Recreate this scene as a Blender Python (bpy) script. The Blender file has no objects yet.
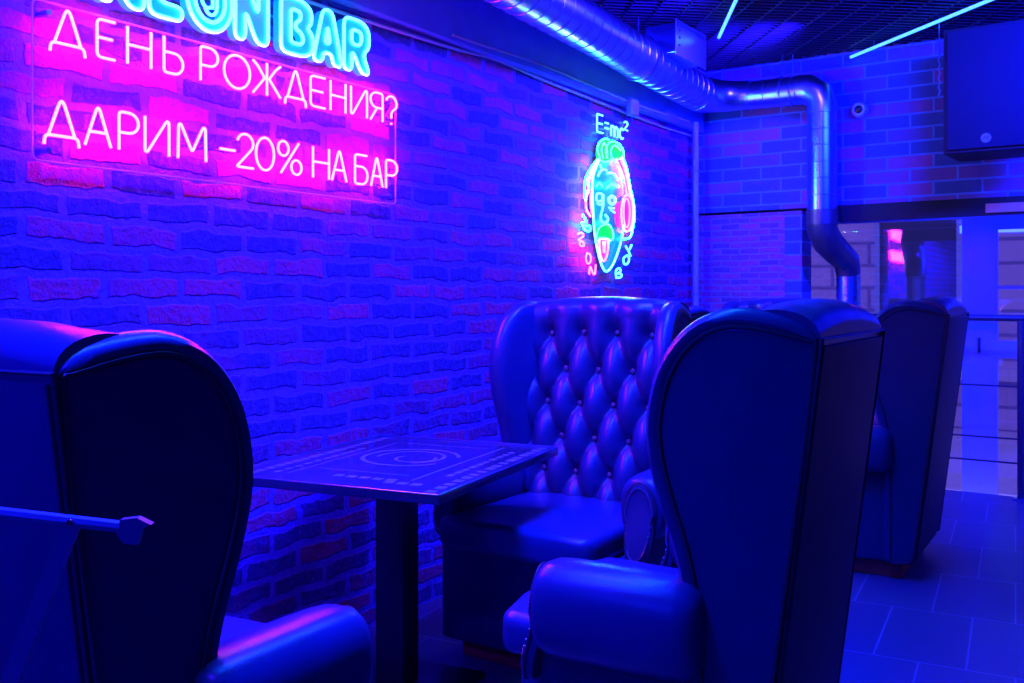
import bpy, bmesh, math, random
from math import sin, cos, pi, radians as R, sqrt
from mathutils import Vector, Matrix
random.seed(7)
C = bpy.context.scene.collection
F = 947.0; HZ = 297.0; CAMH = 1.28; YAW = R(33.8)
SY, CY = sin(YAW), cos(YAW)
XW = -2.5            # brick wall on the left
YB = 5.97            # brick wall at the back
YG = 7.15            # glazing behind it

# ------------------------------------------------------------------ helpers
class M:
    """collects geometry"""
    def __init__(s): s.v = []; s.f = []
    def add(s, v, f):
        n = len(s.v); s.v += [tuple(p) for p in v]; s.f += [tuple(i + n for i in q) for q in f]
        return s
    def box(s, x0, x1, y0, y1, z0, z1):
        v = [(x, y, z) for x in (x0, x1) for y in (y0, y1) for z in (z0, z1)]
        f = [(0, 1, 3, 2), (4, 6, 7, 5), (0, 4, 5, 1), (2, 3, 7, 6), (0, 2, 6, 4), (1, 5, 7, 3)]
        return s.add(v, f)
    def rbox(s, x0, x1, y0, y1, z0, z1, r, seg=3, fn=None, sub=0):
        bm = bmesh.new(); bmesh.ops.create_cube(bm, size=1)
        for q in bm.verts:
            q.co = Vector(((x0 + x1) / 2 + q.co.x * (x1 - x0), (y0 + y1) / 2 + q.co.y * (y1 - y0), (z0 + z1) / 2 + q.co.z * (z1 - z0)))
        bmesh.ops.bevel(bm, geom=list(bm.edges), offset=r, segments=seg, profile=.6, affect='EDGES')
        if sub:
            bmesh.ops.subdivide_edges(bm, edges=[e for e in bm.edges if e.calc_length() > .08], cuts=sub, use_grid_fill=True)
        bm.verts.index_update()
        v = [tuple(q.co) for q in bm.verts]
        if fn: v = [fn(*p) for p in v]
        f = [[q.index for q in p.verts] for p in bm.faces]
        bm.free(); return s.add(v, f)
    def tube(s, pts, r, n=8, closed=False, cap=True):
        P = [Vector(p) for p in pts]; m = len(P)
        T = []
        for i in range(m):
            a = P[(i - 1) % m] if (closed or i > 0) else P[0]
            b = P[(i + 1) % m] if (closed or i < m - 1) else P[-1]
            t = (b - a); T.append(t.normalized() if t.length > 1e-9 else Vector((0, 0, 1)))
        up = Vector((0, 0, 1)) if abs(T[0].z) < .9 else Vector((1, 0, 0))
        N = (up - T[0] * up.dot(T[0])).normalized()
        v = []; rr = r if isinstance(r, (list, tuple)) else [r] * m
        for i in range(m):
            N = (N - T[i] * N.dot(T[i]))
            N = N.normalized() if N.length > 1e-6 else Vector((1, 0, 0))
            B = T[i].cross(N)
            for k in range(n):
                a = 2 * pi * k / n
                v.append(P[i] + (N * cos(a) + B * sin(a)) * rr[i])
        f = []
        for i in range(m if closed else m - 1):
            j = (i + 1) % m
            for k in range(n):
                l = (k + 1) % n
                f.append((i * n + k, j * n + k, j * n + l, i * n + l))
        if cap and not closed:
            f.append(tuple(range(n))); f.append(tuple((m - 1) * n + k for k in reversed(range(n))))
        return s.add(v, f)
    def rings(s, rings, cap0=True, cap1=True):
        n = len(rings[0]); v = [p for r_ in rings for p in r_]; f = []
        for i in range(len(rings) - 1):
            for k in range(n):
                l = (k + 1) % n
                f.append((i * n + k, i * n + l, (i + 1) * n + l, (i + 1) * n + k))
        if cap0: f.append(tuple(reversed(range(n))))
        if cap1: f.append(tuple((len(rings) - 1) * n + k for k in range(n)))
        return s.add(v, f)
    def sphere(s, c, r, nu=10, nv=6, sc=(1, 1, 1)):
        v = []; f = []
        for i in range(nv + 1):
            th = pi * i / nv
            for k in range(nu):
                a = 2 * pi * k / nu
                v.append((c[0] + r * sc[0] * sin(th) * cos(a), c[1] + r * sc[1] * sin(th) * sin(a), c[2] + r * sc[2] * cos(th)))
        for i in range(nv):
            for k in range(nu):
                l = (k + 1) % nu
                f.append((i * nu + k, (i + 1) * nu + k, (i + 1) * nu + l, i * nu + l))
        return s.add(v, f)

def obj(name, m, mat, parent=None, smooth=True, off=None):
    me = bpy.data.meshes.new(name)
    v = m.v if off is None else [(p[0] - off[0], p[1] - off[1], p[2] - off[2]) for p in m.v]
    me.from_pydata(v, [], m.f)
    bm = bmesh.new(); bm.from_mesh(me)
    bmesh.ops.remove_doubles(bm, verts=bm.verts, dist=1e-6)
    bmesh.ops.recalc_face_normals(bm, faces=bm.faces)
    bm.to_mesh(me); bm.free()
    if smooth:
        for p in me.polygons: p.use_smooth = True
        try: me.set_sharp_from_angle(angle=R(smooth if smooth is not True else 40))
        except Exception: pass
    me.materials.append(mat)
    o = bpy.data.objects.new(name, me); C.objects.link(o)
    if parent is not None: o.parent = parent
    return o

def tag(o, label=None, cat=None, group=None, kind=None):
    if label: o['label'] = label
    if cat: o['category'] = cat
    if group: o['group'] = group
    if kind: o['kind'] = kind
    return o
def thing(name, loc, rz=0, label=None, cat=None, group=None):
    o = bpy.data.objects.new(name, None); C.objects.link(o)
    o.location = loc; o.rotation_euler = (0, 0, rz); o.empty_display_size = .1
    return tag(o, label, cat, group)
def struct(name, m, mat, smooth=False):
    return tag(obj(name, m, mat, None, smooth), kind='structure')
def dup(o, parent=None):
    c = o.copy(); C.objects.link(c); c.parent = parent
    for ch in list(o.children): dup(ch, c)
    return c

def chaikin(P, it=2, closed=False, w=.25):
    P = [tuple(p) for p in P]
    for _ in range(it):
        Q = []; n = len(P)
        for i in range(n if closed else n - 1):
            a = P[i]; b = P[(i + 1) % n]
            Q.append(tuple(x * (1 - w) + y * w for x, y in zip(a, b)))
            Q.append(tuple(x * w + y * (1 - w) for x, y in zip(a, b)))
        if not closed: Q = [P[0]] + Q[1:-1] + [P[-1]]
        P = Q
    return P
def rnd(P, r, closed=False, seg=4):
    """round the corners of a 2-D polyline with radius about r"""
    n = len(P); out = []
    for i in range(n):
        if not closed and i in (0, n - 1): out.append(P[i]); continue
        a, b, c = Vector(P[i - 1]), Vector(P[i]), Vector(P[(i + 1) % n])
        da, dc = (a - b), (c - b)
        ra = min(r, da.length * .45); rc = min(r, dc.length * .45)
        p, q = b + da.normalized() * ra, b + dc.normalized() * rc
        for k in range(seg + 1):
            t = k / seg
            out.append(tuple(p * (1 - t) ** 2 + b * 2 * t * (1 - t) + q * t * t))
    return out
def arc(cx, cy, rx, ry, a0, a1, n=14):
    return [(cx + rx * cos(R(a0 + (a1 - a0) * i / n)), cy + ry * sin(R(a0 + (a1 - a0) * i / n))) for i in range(n + 1)]

def wallpt(px, py, xw):
    """point on the plane x = xw of the left wall, from a reading of the photograph"""
    u = (px - 512) / F; Z = xw / (-SY + CY * u)
    return (Z * (CY + SY * u), CAMH + (HZ - py) / F * Z)      # (y, z)

# ------------------------------------------------------------------ materials
def mat(name, col=(.5, .5, .5), rough=.5, metal=0, spec=.5, coat=0, emis=None, es=0, bump=None):
    m = bpy.data.materials.new(name); m.use_nodes = True
    nt = m.node_tree; b = nt.nodes['Principled BSDF']
    b.inputs['Base Color'].default_value = (*col, 1)
    b.inputs['Roughness'].default_value = rough
    b.inputs['Metallic'].default_value = metal
    b.inputs['Specular IOR Level'].default_value = spec
    b.inputs['Coat Weight'].default_value = coat
    if emis:
        b.inputs['Emission Color'].default_value = (*emis, 1); b.inputs['Emission Strength'].default_value = es
    if bump:
        sc, st, dist = bump
        tc = nt.nodes.new('ShaderNodeTexCoord'); n = nt.nodes.new('ShaderNodeTexNoise')
        n.inputs['Scale'].default_value = sc; n.inputs['Detail'].default_value = 5
        bp = nt.nodes.new('ShaderNodeBump'); bp.inputs['Strength'].default_value = st; bp.inputs['Distance'].default_value = dist
        nt.links.new(tc.outputs['Object'], n.inputs['Vector'])
        nt.links.new(n.outputs['Fac'], bp.inputs['Height']); nt.links.new(bp.outputs['Normal'], b.inputs['Normal'])
        # slight tone variation
        mx = nt.nodes.new('ShaderNodeMix'); mx.data_type = 'RGBA'
        mx.inputs[6].default_value = (*[c * .8 for c in col], 1); mx.inputs[7].default_value = (*[min(1, c * 1.2) for c in col], 1)
        n2 = nt.nodes.new('ShaderNodeTexNoise'); n2.inputs['Scale'].default_value = sc * .13; n2.inputs['Detail'].default_value = 3
        nt.links.new(tc.outputs['Object'], n2.inputs['Vector'])
        nt.links.new(n2.outputs['Fac'], mx.inputs[0]); nt.links.new(mx.outputs[2], b.inputs['Base Color'])
    return m

def brick_mat(name, axis, c1, c2, mortar, bw, rh, ms, distort, patch, bump=1.0, rot=0, rough=.75, spec=.4, shift=(0, 0), fine=0.3, lo=.55, hi=1.45):
    m = bpy.data.materials.new(name); m.use_nodes = True
    nt = m.node_tree; N = nt.nodes; L = nt.links; b = N['Principled BSDF']
    b.inputs['Roughness'].default_value = rough; b.inputs['Specular IOR Level'].default_value = spec
    tc = N.new('ShaderNodeTexCoord'); sx = N.new('ShaderNodeSeparateXYZ'); cx = N.new('ShaderNodeCombineXYZ')
    L.new(tc.outputs['Object'], sx.inputs[0])
    L.new(sx.outputs[axis[0]], cx.inputs[0]); L.new(sx.outputs[axis[1]], cx.inputs[1])
    nz = N.new('ShaderNodeTexNoise'); nz.inputs['Scale'].default_value = 7; nz.inputs['Detail'].default_value = 4
    L.new(tc.outputs['Object'], nz.inputs['Vector'])
    sub = N.new('ShaderNodeVectorMath'); sub.operation = 'SUBTRACT'; sub.inputs[1].default_value = (.5, .5, .5)
    L.new(nz.outputs['Color'], sub.inputs[0])
    scl = N.new('ShaderNodeVectorMath'); scl.operation = 'SCALE'; scl.inputs['Scale'].default_value = distort
    L.new(sub.outputs[0], scl.inputs[0])
    ad = N.new('ShaderNodeVectorMath'); L.new(cx.outputs[0], ad.inputs[0]); L.new(scl.outputs[0], ad.inputs[1])
    mp = N.new('ShaderNodeMapping'); mp.inputs['Rotation'].default_value = (0, 0, rot)
    mp.inputs['Location'].default_value = (shift[0], shift[1], 0)
    L.new(ad.outputs[0], mp.inputs['Vector'])
    br = N.new('ShaderNodeTexBrick')
    br.inputs['Scale'].default_value = 1; br.inputs['Brick Width'].default_value = bw; br.inputs['Row Height'].default_value = rh
    br.inputs['Mortar Size'].default_value = ms; br.inputs['Mortar Smooth'].default_value = .35; br.inputs['Bias'].default_value = 0
    br.inputs['Color1'].default_value = (0, 0, 0, 1); br.inputs['Color2'].default_value = (1, 1, 1, 1); br.inputs['Mortar'].default_value = (.5, .5, .5, 1)
    L.new(mp.outputs[0], br.inputs['Vector'])
    # brick tone: random value per brick + large patches
    pn = N.new('ShaderNodeTexNoise'); pn.inputs['Scale'].default_value = patch; pn.inputs['Detail'].default_value = 5; pn.inputs['Roughness'].default_value = .65
    L.new(tc.outputs['Object'], pn.inputs['Vector'])
    mt = N.new('ShaderNodeMath'); mt.operation = 'ADD'; L.new(br.outputs['Color'], mt.inputs[0]); L.new(pn.outputs['Fac'], mt.inputs[1])
    rp = N.new('ShaderNodeMapRange'); rp.inputs['From Min'].default_value = lo; rp.inputs['From Max'].default_value = hi
    L.new(mt.outputs[0], rp.inputs['Value'])
    mx = N.new('ShaderNodeMix'); mx.data_type = 'RGBA'; mx.inputs[6].default_value = (*c1, 1); mx.inputs[7].default_value = (*c2, 1)
    L.new(rp.outputs[0], mx.inputs[0])
    # mortar mask, smeared by fine noise
    fn = N.new('ShaderNodeTexNoise'); fn.inputs['Scale'].default_value = 38; fn.inputs['Detail'].default_value = 6; fn.inputs['Roughness'].default_value = .7
    L.new(tc.outputs['Object'], fn.inputs['Vector'])
    m2 = N.new('ShaderNodeMapRange'); m2.inputs['From Min'].default_value = .5; m2.inputs['From Max'].default_value = .75; m2.inputs['To Max'].default_value = fine
    L.new(fn.outputs['Fac'], m2.inputs['Value'])
    mxm = N.new('ShaderNodeMath'); mxm.operation = 'MAXIMUM'; L.new(br.outputs['Fac'], mxm.inputs[0]); L.new(m2.outputs[0], mxm.inputs[1])
    m3 = N.new('ShaderNodeMix'); m3.data_type = 'RGBA'; m3.inputs[7].default_value = (*mortar, 1)
    L.new(mx.outputs[2], m3.inputs[6]); L.new(mxm.outputs[0], m3.inputs[0]); L.new(m3.outputs[2], b.inputs['Base Color'])
    # height
    hb = N.new('ShaderNodeMath'); hb.operation = 'MULTIPLY'; hb.inputs[1].default_value = -1.0; L.new(br.outputs['Fac'], hb.inputs[0])
    h2 = N.new('ShaderNodeMath'); h2.operation = 'MULTIPLY_ADD'; h2.inputs[1].default_value = 2.8; L.new(fn.outputs['Fac'], h2.inputs[0]); L.new(hb.outputs[0], h2.inputs[2])
    h3 = N.new('ShaderNodeMath'); h3.operation = 'MULTIPLY_ADD'; h3.inputs[1].default_value = 2.8; L.new(pn.outputs['Fac'], h3.inputs[0]); L.new(h2.outputs[0], h3.inputs[2])
    bp = N.new('ShaderNodeBump'); bp.inputs['Strength'].default_value = bump; bp.inputs['Distance'].default_value = .012
    L.new(h3.outputs[0], bp.inputs['Height']); L.new(bp.outputs['Normal'], b.inputs['Normal'])
    return m

def glass_mat(name, tint, refl, base=(0.9, .95, 1)):
    m = bpy.data.materials.new(name); m.use_nodes = True
    nt = m.node_tree; N = nt.nodes; L = nt.links
    N.remove(N['Principled BSDF']); out = N['Material Output']
    tr = N.new('ShaderNodeBsdfTransparent'); tr.inputs[0].default_value = (*tint, 1)
    gl = N.new('ShaderNodeBsdfGlossy'); gl.inputs['Roughness'].default_value = .03; gl.inputs[0].default_value = (*base, 1)
    lw = N.new('ShaderNodeLayerWeight'); lw.inputs['Blend'].default_value = .5
    fr = N.new('ShaderNodeMath'); fr.operation = 'POWER'; fr.inputs[1].default_value = 4; L.new(lw.outputs['Facing'], fr.inputs[0])
    ma = N.new('ShaderNodeMath'); ma.operation = 'ADD'; ma.inputs[1].default_value = refl; ma.use_clamp = True
    L.new(fr.outputs[0], ma.inputs[0])
    mx = N.new('ShaderNodeMixShader'); L.new(ma.outputs[0], mx.inputs[0]); L.new(tr.outputs[0], mx.inputs[1]); L.new(gl.outputs[0], mx.inputs[2])
    L.new(mx.outputs[0], out.inputs['Surface'])
    return m

LEATHER = mat('navy_leather', (.02, .035, .15), .30, spec=.55, bump=(90, .25, .002))
LEATHER_D = mat('shaded_leather_panel', (.012, .03, .11), .55, spec=.4, bump=(120, .2, .002))  # darker copy of the leather, shade of sides and panels put into its colour
PIPING = mat('leather_piping', (.03, .03, .06), .4)
STUD = mat('silver_nail_heads', (.75, .75, .8), .25, 1)
BUTTON = mat('leather_button', (.12, .12, .2), .3)
WOOD_RED = mat('dark_red_wood_plinth', (.8, .05, .06), .5, bump=(30, .2, .002))
BLACK = mat('black_lacquer', (.012, .012, .02), .35)
BLACKM = mat('matt_black', (.01, .01, .016), .7)
WALLPAINT = mat('smooth_plaster', (.15, .25, .95), .6, bump=(60, .25, .003))
DARKPAINT = mat('dark_plaster', (.03, .03, .08), .7, bump=(60, .25, .003))
METAL = mat('galvanised_steel', (.32, .58, .9), .3, 1, bump=(14, .15, .004))
DARKMETAL = mat('dark_steel', (.10, .11, .16), .4, .6)
STANDM = mat('painted_steel', (.09, .11, .3), .45, .2)
CABLE = mat('pale_cable', (.5, .55, .75), .5)
WHITEFRAME = mat('white_pvc', (.45, .55, .85), .45)
SPEAKER = mat('speaker_cabinet', (.008, .008, .014), .6, bump=(200, .2, .001))
GRILLE = mat('speaker_grille', (.008, .010, .03), .8, bump=(300, .4, .001))
EMBLEM = mat('speaker_badge', (.35, .38, .5), .4)
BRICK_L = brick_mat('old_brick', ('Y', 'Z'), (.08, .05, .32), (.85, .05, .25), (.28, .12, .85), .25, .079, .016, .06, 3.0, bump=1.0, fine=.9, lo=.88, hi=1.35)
BRICK_B = brick_mat('facing_brick', ('X', 'Z'), (.07, .12, .36), (.60, .10, .34), (.15, .36, .8), .258, .0815, .007, .004, 1.6, bump=.5, fine=.12, lo=.95, hi=1.6)
BRICK_R = brick_mat('rough_red_brick', ('X', 'Z'), (.22, .10, .3), (.75, .12, .30), (.42, .30, .62), .13, .04, .006, .02, 5, bump=.8, fine=.4)
TILE = brick_mat('floor_tile', ('X', 'Y'), (.06, .07, .16), (.08, .09, .19), (.2, .22, .4), .3, .6, .004, .0, 1.2, bump=.08, rot=R(-5.8), rough=.38, spec=.5, fine=.0)
NEON_P = mat('pink_neon', (.9, .5, .9), .3, emis=(1, .014, .70), es=54)
NEON_C = mat('cyan_neon', (.6, .9, .9), .3, emis=(.06, .60, 1), es=5)
CYAN_BODY = mat('cyan_backlit_acrylic', (.03, .45, .6), .3, emis=(.0, .32, .75), es=.7)
NEON_G = mat('green_neon', (.3, .9, .4), .3, emis=(.008, 1, .01), es=32)
NEON_W = mat('white_cyan_neon', (.8, .95, .95), .3, emis=(.15, .75, 1), es=2.4)
NEON_P2 = mat('soft_pink_neon', (.9, .5, .9), .3, emis=(1, .03, .7), es=22)
PINK_BODY = mat('pink_backlit_acrylic', (.6, .05, .5), .3, emis=(1, .02, .6), es=.8)
TEAL_BODY = mat('teal_backlit_acrylic', (.01, .2, .22), .3, emis=(.0, .30, .40), es=.35)
GREEN_BODY = mat('green_backlit_acrylic', (.01, .3, .03), .3, emis=(.0, .5, .03), es=.5)
LED = mat('led_tube_diffuser', (.8, .9, 1), .3, emis=(.03, .2, 1), es=4)
EDGE_P = mat('acrylic_lit_edge', (.8, .3, .8), .2, emis=(.8, .03, .8), es=.15)
ACRYL = glass_mat('clear_acrylic', (.96, .94, 1), .0)
GLASS = glass_mat('window_glass', (.85, .85, .95), .32)

# ------------------------------------------------------------------ the room
m = M().box(XW - .3, XW, -3.2, YG + .4, -.02, 3.2); struct('wall_left', m, BRICK_L)
# back wall: bulkhead over the opening, and the low pier to the left of it
ZS = 1.84
m = M().box(XW, 3.0, YB, YB + .18, ZS, 3.2); struct('wall_back', m, BRICK_B)
m = M().box(XW, -1.91, YB + .015, YB + .2, 0, ZS - .015); struct('wall_back_lower', m, BRICK_R)
m = M().box(-1.91, -1.80, YB + .0, YB + .2, 0, ZS - .015); struct('wall_back_pier', m, BRICK_B)
m = M().box(XW, 3.0, YB + .18, YG + .3, ZS, ZS + .12); struct('trim_soffit', m, BLACKM)
m = M().box(3.0, 3.2, -3.2, YG + .4, -.02, 3.2); struct('wall_right', m, DARKPAINT)
m = M().box(XW, 3.0, -3.2, -3.0, 0, 3.2); struct('wall_behind', m, DARKPAINT)
FLY = 6.84
m = M().box(XW - .3, 3.0, -3.2, FLY, -.12, 0); struct('floor', m, TILE)
m = M().box(XW - .3, 3.2, -3.2, YG + .4, 3.2, 3.3); struct('ceiling', m, BLACKM)
# beam along the top of the left wall
m = M().rbox(XW, XW + .05, -3.0, YB, 2.37, 3.2, .012); struct('trim_1', m, WALLPAINT, 30)
# open grid ceiling
ZC = 2.78
m = M(); ang = R(40); ca, sa = cos(ang), sin(ang)
def clipline(px, py, dx, dy, x0, x1, y0, y1):
    t0, t1 = -20, 20
    for p, d, lo, hi in ((px, dx, x0, x1), (py, dy, y0, y1)):
        a, b = (lo - p) / d, (hi - p) / d
        if a > b: a, b = b, a
        t0, t1 = max(t0, a), min(t1, b)
    return (t0, t1) if t1 > t0 + .02 else None
for fam, (dx, dy) in enumerate(((ca, sa), (-sa, ca))):
    nx, ny = -dy, dx
    sp = .05 if fam == 0 else .15
    for k in range(-140, 141):
        ox, oy = nx * k * sp, 2 + ny * k * sp
        c = clipline(ox, oy, dx, dy, XW + .06, 3.0, -3.0, YB)
        if not c: continue
        t0, t1 = c; h = .004
        q = []
        for t in (t0, t1):
            for s in (-h, h):
                for z in (ZC, ZC + .045):
                    q.append((ox + dx * t + nx * s, oy + dy * t + ny * s, z))
        m.add(q, [(0, 1, 3, 2), (4, 6, 7, 5), (0, 4, 5, 1), (2, 3, 7, 6), (0, 2, 6, 4), (1, 5, 7, 3)])
GRID = mat('ceiling_grid_metal', (.03, .04, .10), .5, .2)
struct('ceiling_grid', m, GRID)

# glazing: white frames
def frame_rect(m, x0, x1, z0, z1, w, y0, y1):
    m.box(x0, x0 + w, y0, y1, z0, z1); m.box(x1 - w, x1, y0, y1, z0, z1)
    m.box(x0 + w, x1 - w, y0, y1, z1 - w, z1); m.box(x0 + w, x1 - w, y0, y1, z0, z0 + w)
def gx(px, y=YG):
    u = (px - 512) / F; Z = y / (CY + SY * u); return Z * (-SY + CY * u)
def gz(px, py, y=YG):
    u = (px - 512) / F; Z = y / (CY + SY * u); return CAMH + (HZ - py) / F * Z
GBOT = -.62
xa, xb = gx(800), gx(962)
m = M(); frame_rect(m, xa, xb + .02, GBOT, ZS, .02, YG, YG + .06)
m.box(xb + .02, xb + .1115, YG, YG + .06, GBOT, ZS)
w1 = struct('window_1', m, WHITEFRAME)
m = M().box(xa + .02, xb, YG + .02, YG + .03, GBOT + .02, ZS - .02); obj('glass_pane', m, GLASS, w1, False)
x0 = xb + .112; x1 = x0 + .95
m = M(); m.box(x0, x0 + .105, YG, YG + .07, GBOT, ZS - .01); m.box(x1 - .105, x1, YG, YG + .07, GBOT, ZS - .01)
zt = gz(1000, 229); zm0 = gz(1000, 358); zm1 = gz(1000, 341)
m.box(x0 + .105, x1 - .105, YG, YG + .07, zt, ZS - .01); m.box(x0 + .105, x1 - .105, YG, YG + .07, zm0, zm1)
m.box(x0 + .105, x1 - .105, YG, YG + .07, GBOT, GBOT + .12)
d1 = struct('door_1', m, WHITEFRAME)
m = M().box(x0 + .1, x1 - .1, YG + .03, YG + .04, zm1, zt); obj('upper_pane', m, GLASS, d1, False)
m = M().box(x0 + .1, x1 - .1, YG + .03, YG + .04, GBOT + .1, zm0); obj('lower_pane', m, GLASS, d1, False)
m = M().box(x0 + .1, x1 - .1, YG + .015, YG + .03, gz(1000, 289), gz(1000, 289) + .02); obj('glazing_bar', m, WHITEFRAME, d1, False)
for zz in (gz(977, 207), gz(977, 345)):
    m = M().tube([(x0 - .003, YG - .012, zz - .05), (x0 - .003, YG - .012, zz + .05)], .009); obj('hinge', m, DARKMETAL, d1)
m = M(); frame_rect(m, x1 + .01, 3.0, GBOT, ZS, .08, YG, YG + .07); w2 = struct('window_2', m, WHITEFRAME)
m = M().box(x1 + .08, 2.93, YG + .02, YG + .03, GBOT + .07, ZS - .07); obj('glass_pane', m, GLASS, w2, False)
m = M().box(XW, xa, YG, YG + .2, GBOT, ZS); struct('wall_glazing_end', m, BRICK_B)
# thin orange-brown strip on the face of the lintel
ORANGE_STRIP = mat('orange_brown', (.85, .33, .16), .6, bump=(25, .3, .002))
m = M().rbox(gx(985, 6.55), gx(985, 6.55) + .7, 6.50, 6.56, ZS - .0, ZS + .0 + .001, .0003)
m = M().rbox(gx(986, 6.2), gx(986, 6.2) + .8, YB + .0 - .012, YB + .0, ZS + .012, ZS + .068, .004)
# outside: lower ground, pavement and a stone-banded building
STONE = brick_mat('stone_banding', ('X', 'Z'), (.70, .55, .75), (.85, .66, .85), (.35, .28, .5), 1.1, .34, .03, .02, .8, bump=.4, fine=.1)
PAVE = mat('pavement', (.8, .7, .75), .8, bump=(8, .3, .01))
m = M().box(-9, 14, FLY, 20, -.75, GBOT); struct('ground', m, PAVE)
m = M().box(-9, 14, 15, 15.5, GBOT, 7); 
fac = thing('street_building', (2, 15, GBOT), 0, 'stone-banded street building seen through the glass door and window', 'building')
obj('facade', m, STONE, fac, False, off=(2, 15, GBOT))
WINGL = mat('dusk_window_glass', (.06, .07, .15), .15)
for k in range(6):
    wx = -6 + k * 2.6
    m = M(); frame_rect(m, wx, wx + 1.2, 1.0, 2.7, .07, 14.9, 15.0)
    m.box(wx - .1, wx + 1.3, 14.85, 15, .88, 1.0)
    wf = obj('window', m, WHITEFRAME, fac, False, off=(2, 15, GBOT))
    m = M().box(wx + .07, wx + 1.13, 14.95, 14.99, 1.07, 2.63); obj('pane', m, WINGL, wf, False, off=(2, 15, GBOT))
m = M().box(-9, 14, 14.8, 15, 0.1, .25); obj('plinth_course', m, PAVE, fac, False, off=(2, 15, GBOT))
m = M().box(-9, 14, 14.7, 15, 3.2, 3.5); obj('cornice', m, PAVE, fac, False, off=(2, 15, GBOT))

# railing at the edge of the floor
def fx(px, y):
    return gx(px, y)
ry = 6.74
rail = thing('metal_railing', (0, ry, 0), 0, 'dark metal railing with thin wires in front of the glass door', 'railing')
L_ = lambda m, n, mt, sm=True: obj(n, m, mt, rail, sm, off=(0, ry, 0))
zr = gz(1000, 318, ry)
L_(M().tube([(gx(1021, ry) - 1.35, ry, zr), (2.9, ry, zr)], .021, 10), 'handrail', DARKMETAL)
px_ = gx(1021, ry)
for xx in (px_, px_ - 1.35, px_ + 1.25, px_ + 2.5):
    q = M().tube([(xx, ry, .008), (xx, ry, zr - .015)], .022, 10)
    L_(q, 'post', DARKMETAL)
    q = M().tube([(xx, ry, 0), (xx, ry, .012)], .05, 14); L_(q, 'foot_plate', METAL)
for py in (386, 438):
    zz = gz(1000, py, ry); L_(M().tube([(px_ - 1.35, ry, zz), (2.8, ry, zz)], .006, 6), 'wire', DARKMETAL)
zz = gz(1000, 462, ry); L_(M().tube([(px_ - 1.35, ry, zz), (2.8, ry, zz)], .006, 6), 'wire', DARKMETAL)
o = obj('orange_strip', m := M().rbox(gx(986, YB), gx(986, YB) + .9, YB - .026, YB - .013, ZS - .085, ZS - .032, .004), ORANGE_STRIP, None, 30)
o.name = 'trim_3'; o['kind'] = 'structure'
o = obj('steel_lintel', M().box(-1.69, 3.0, YB - .012, YB - .001, ZS - .10, ZS + .004), BLACKM, None, False)
o.name = 'trim_2'; o['kind'] = 'structure'

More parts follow.
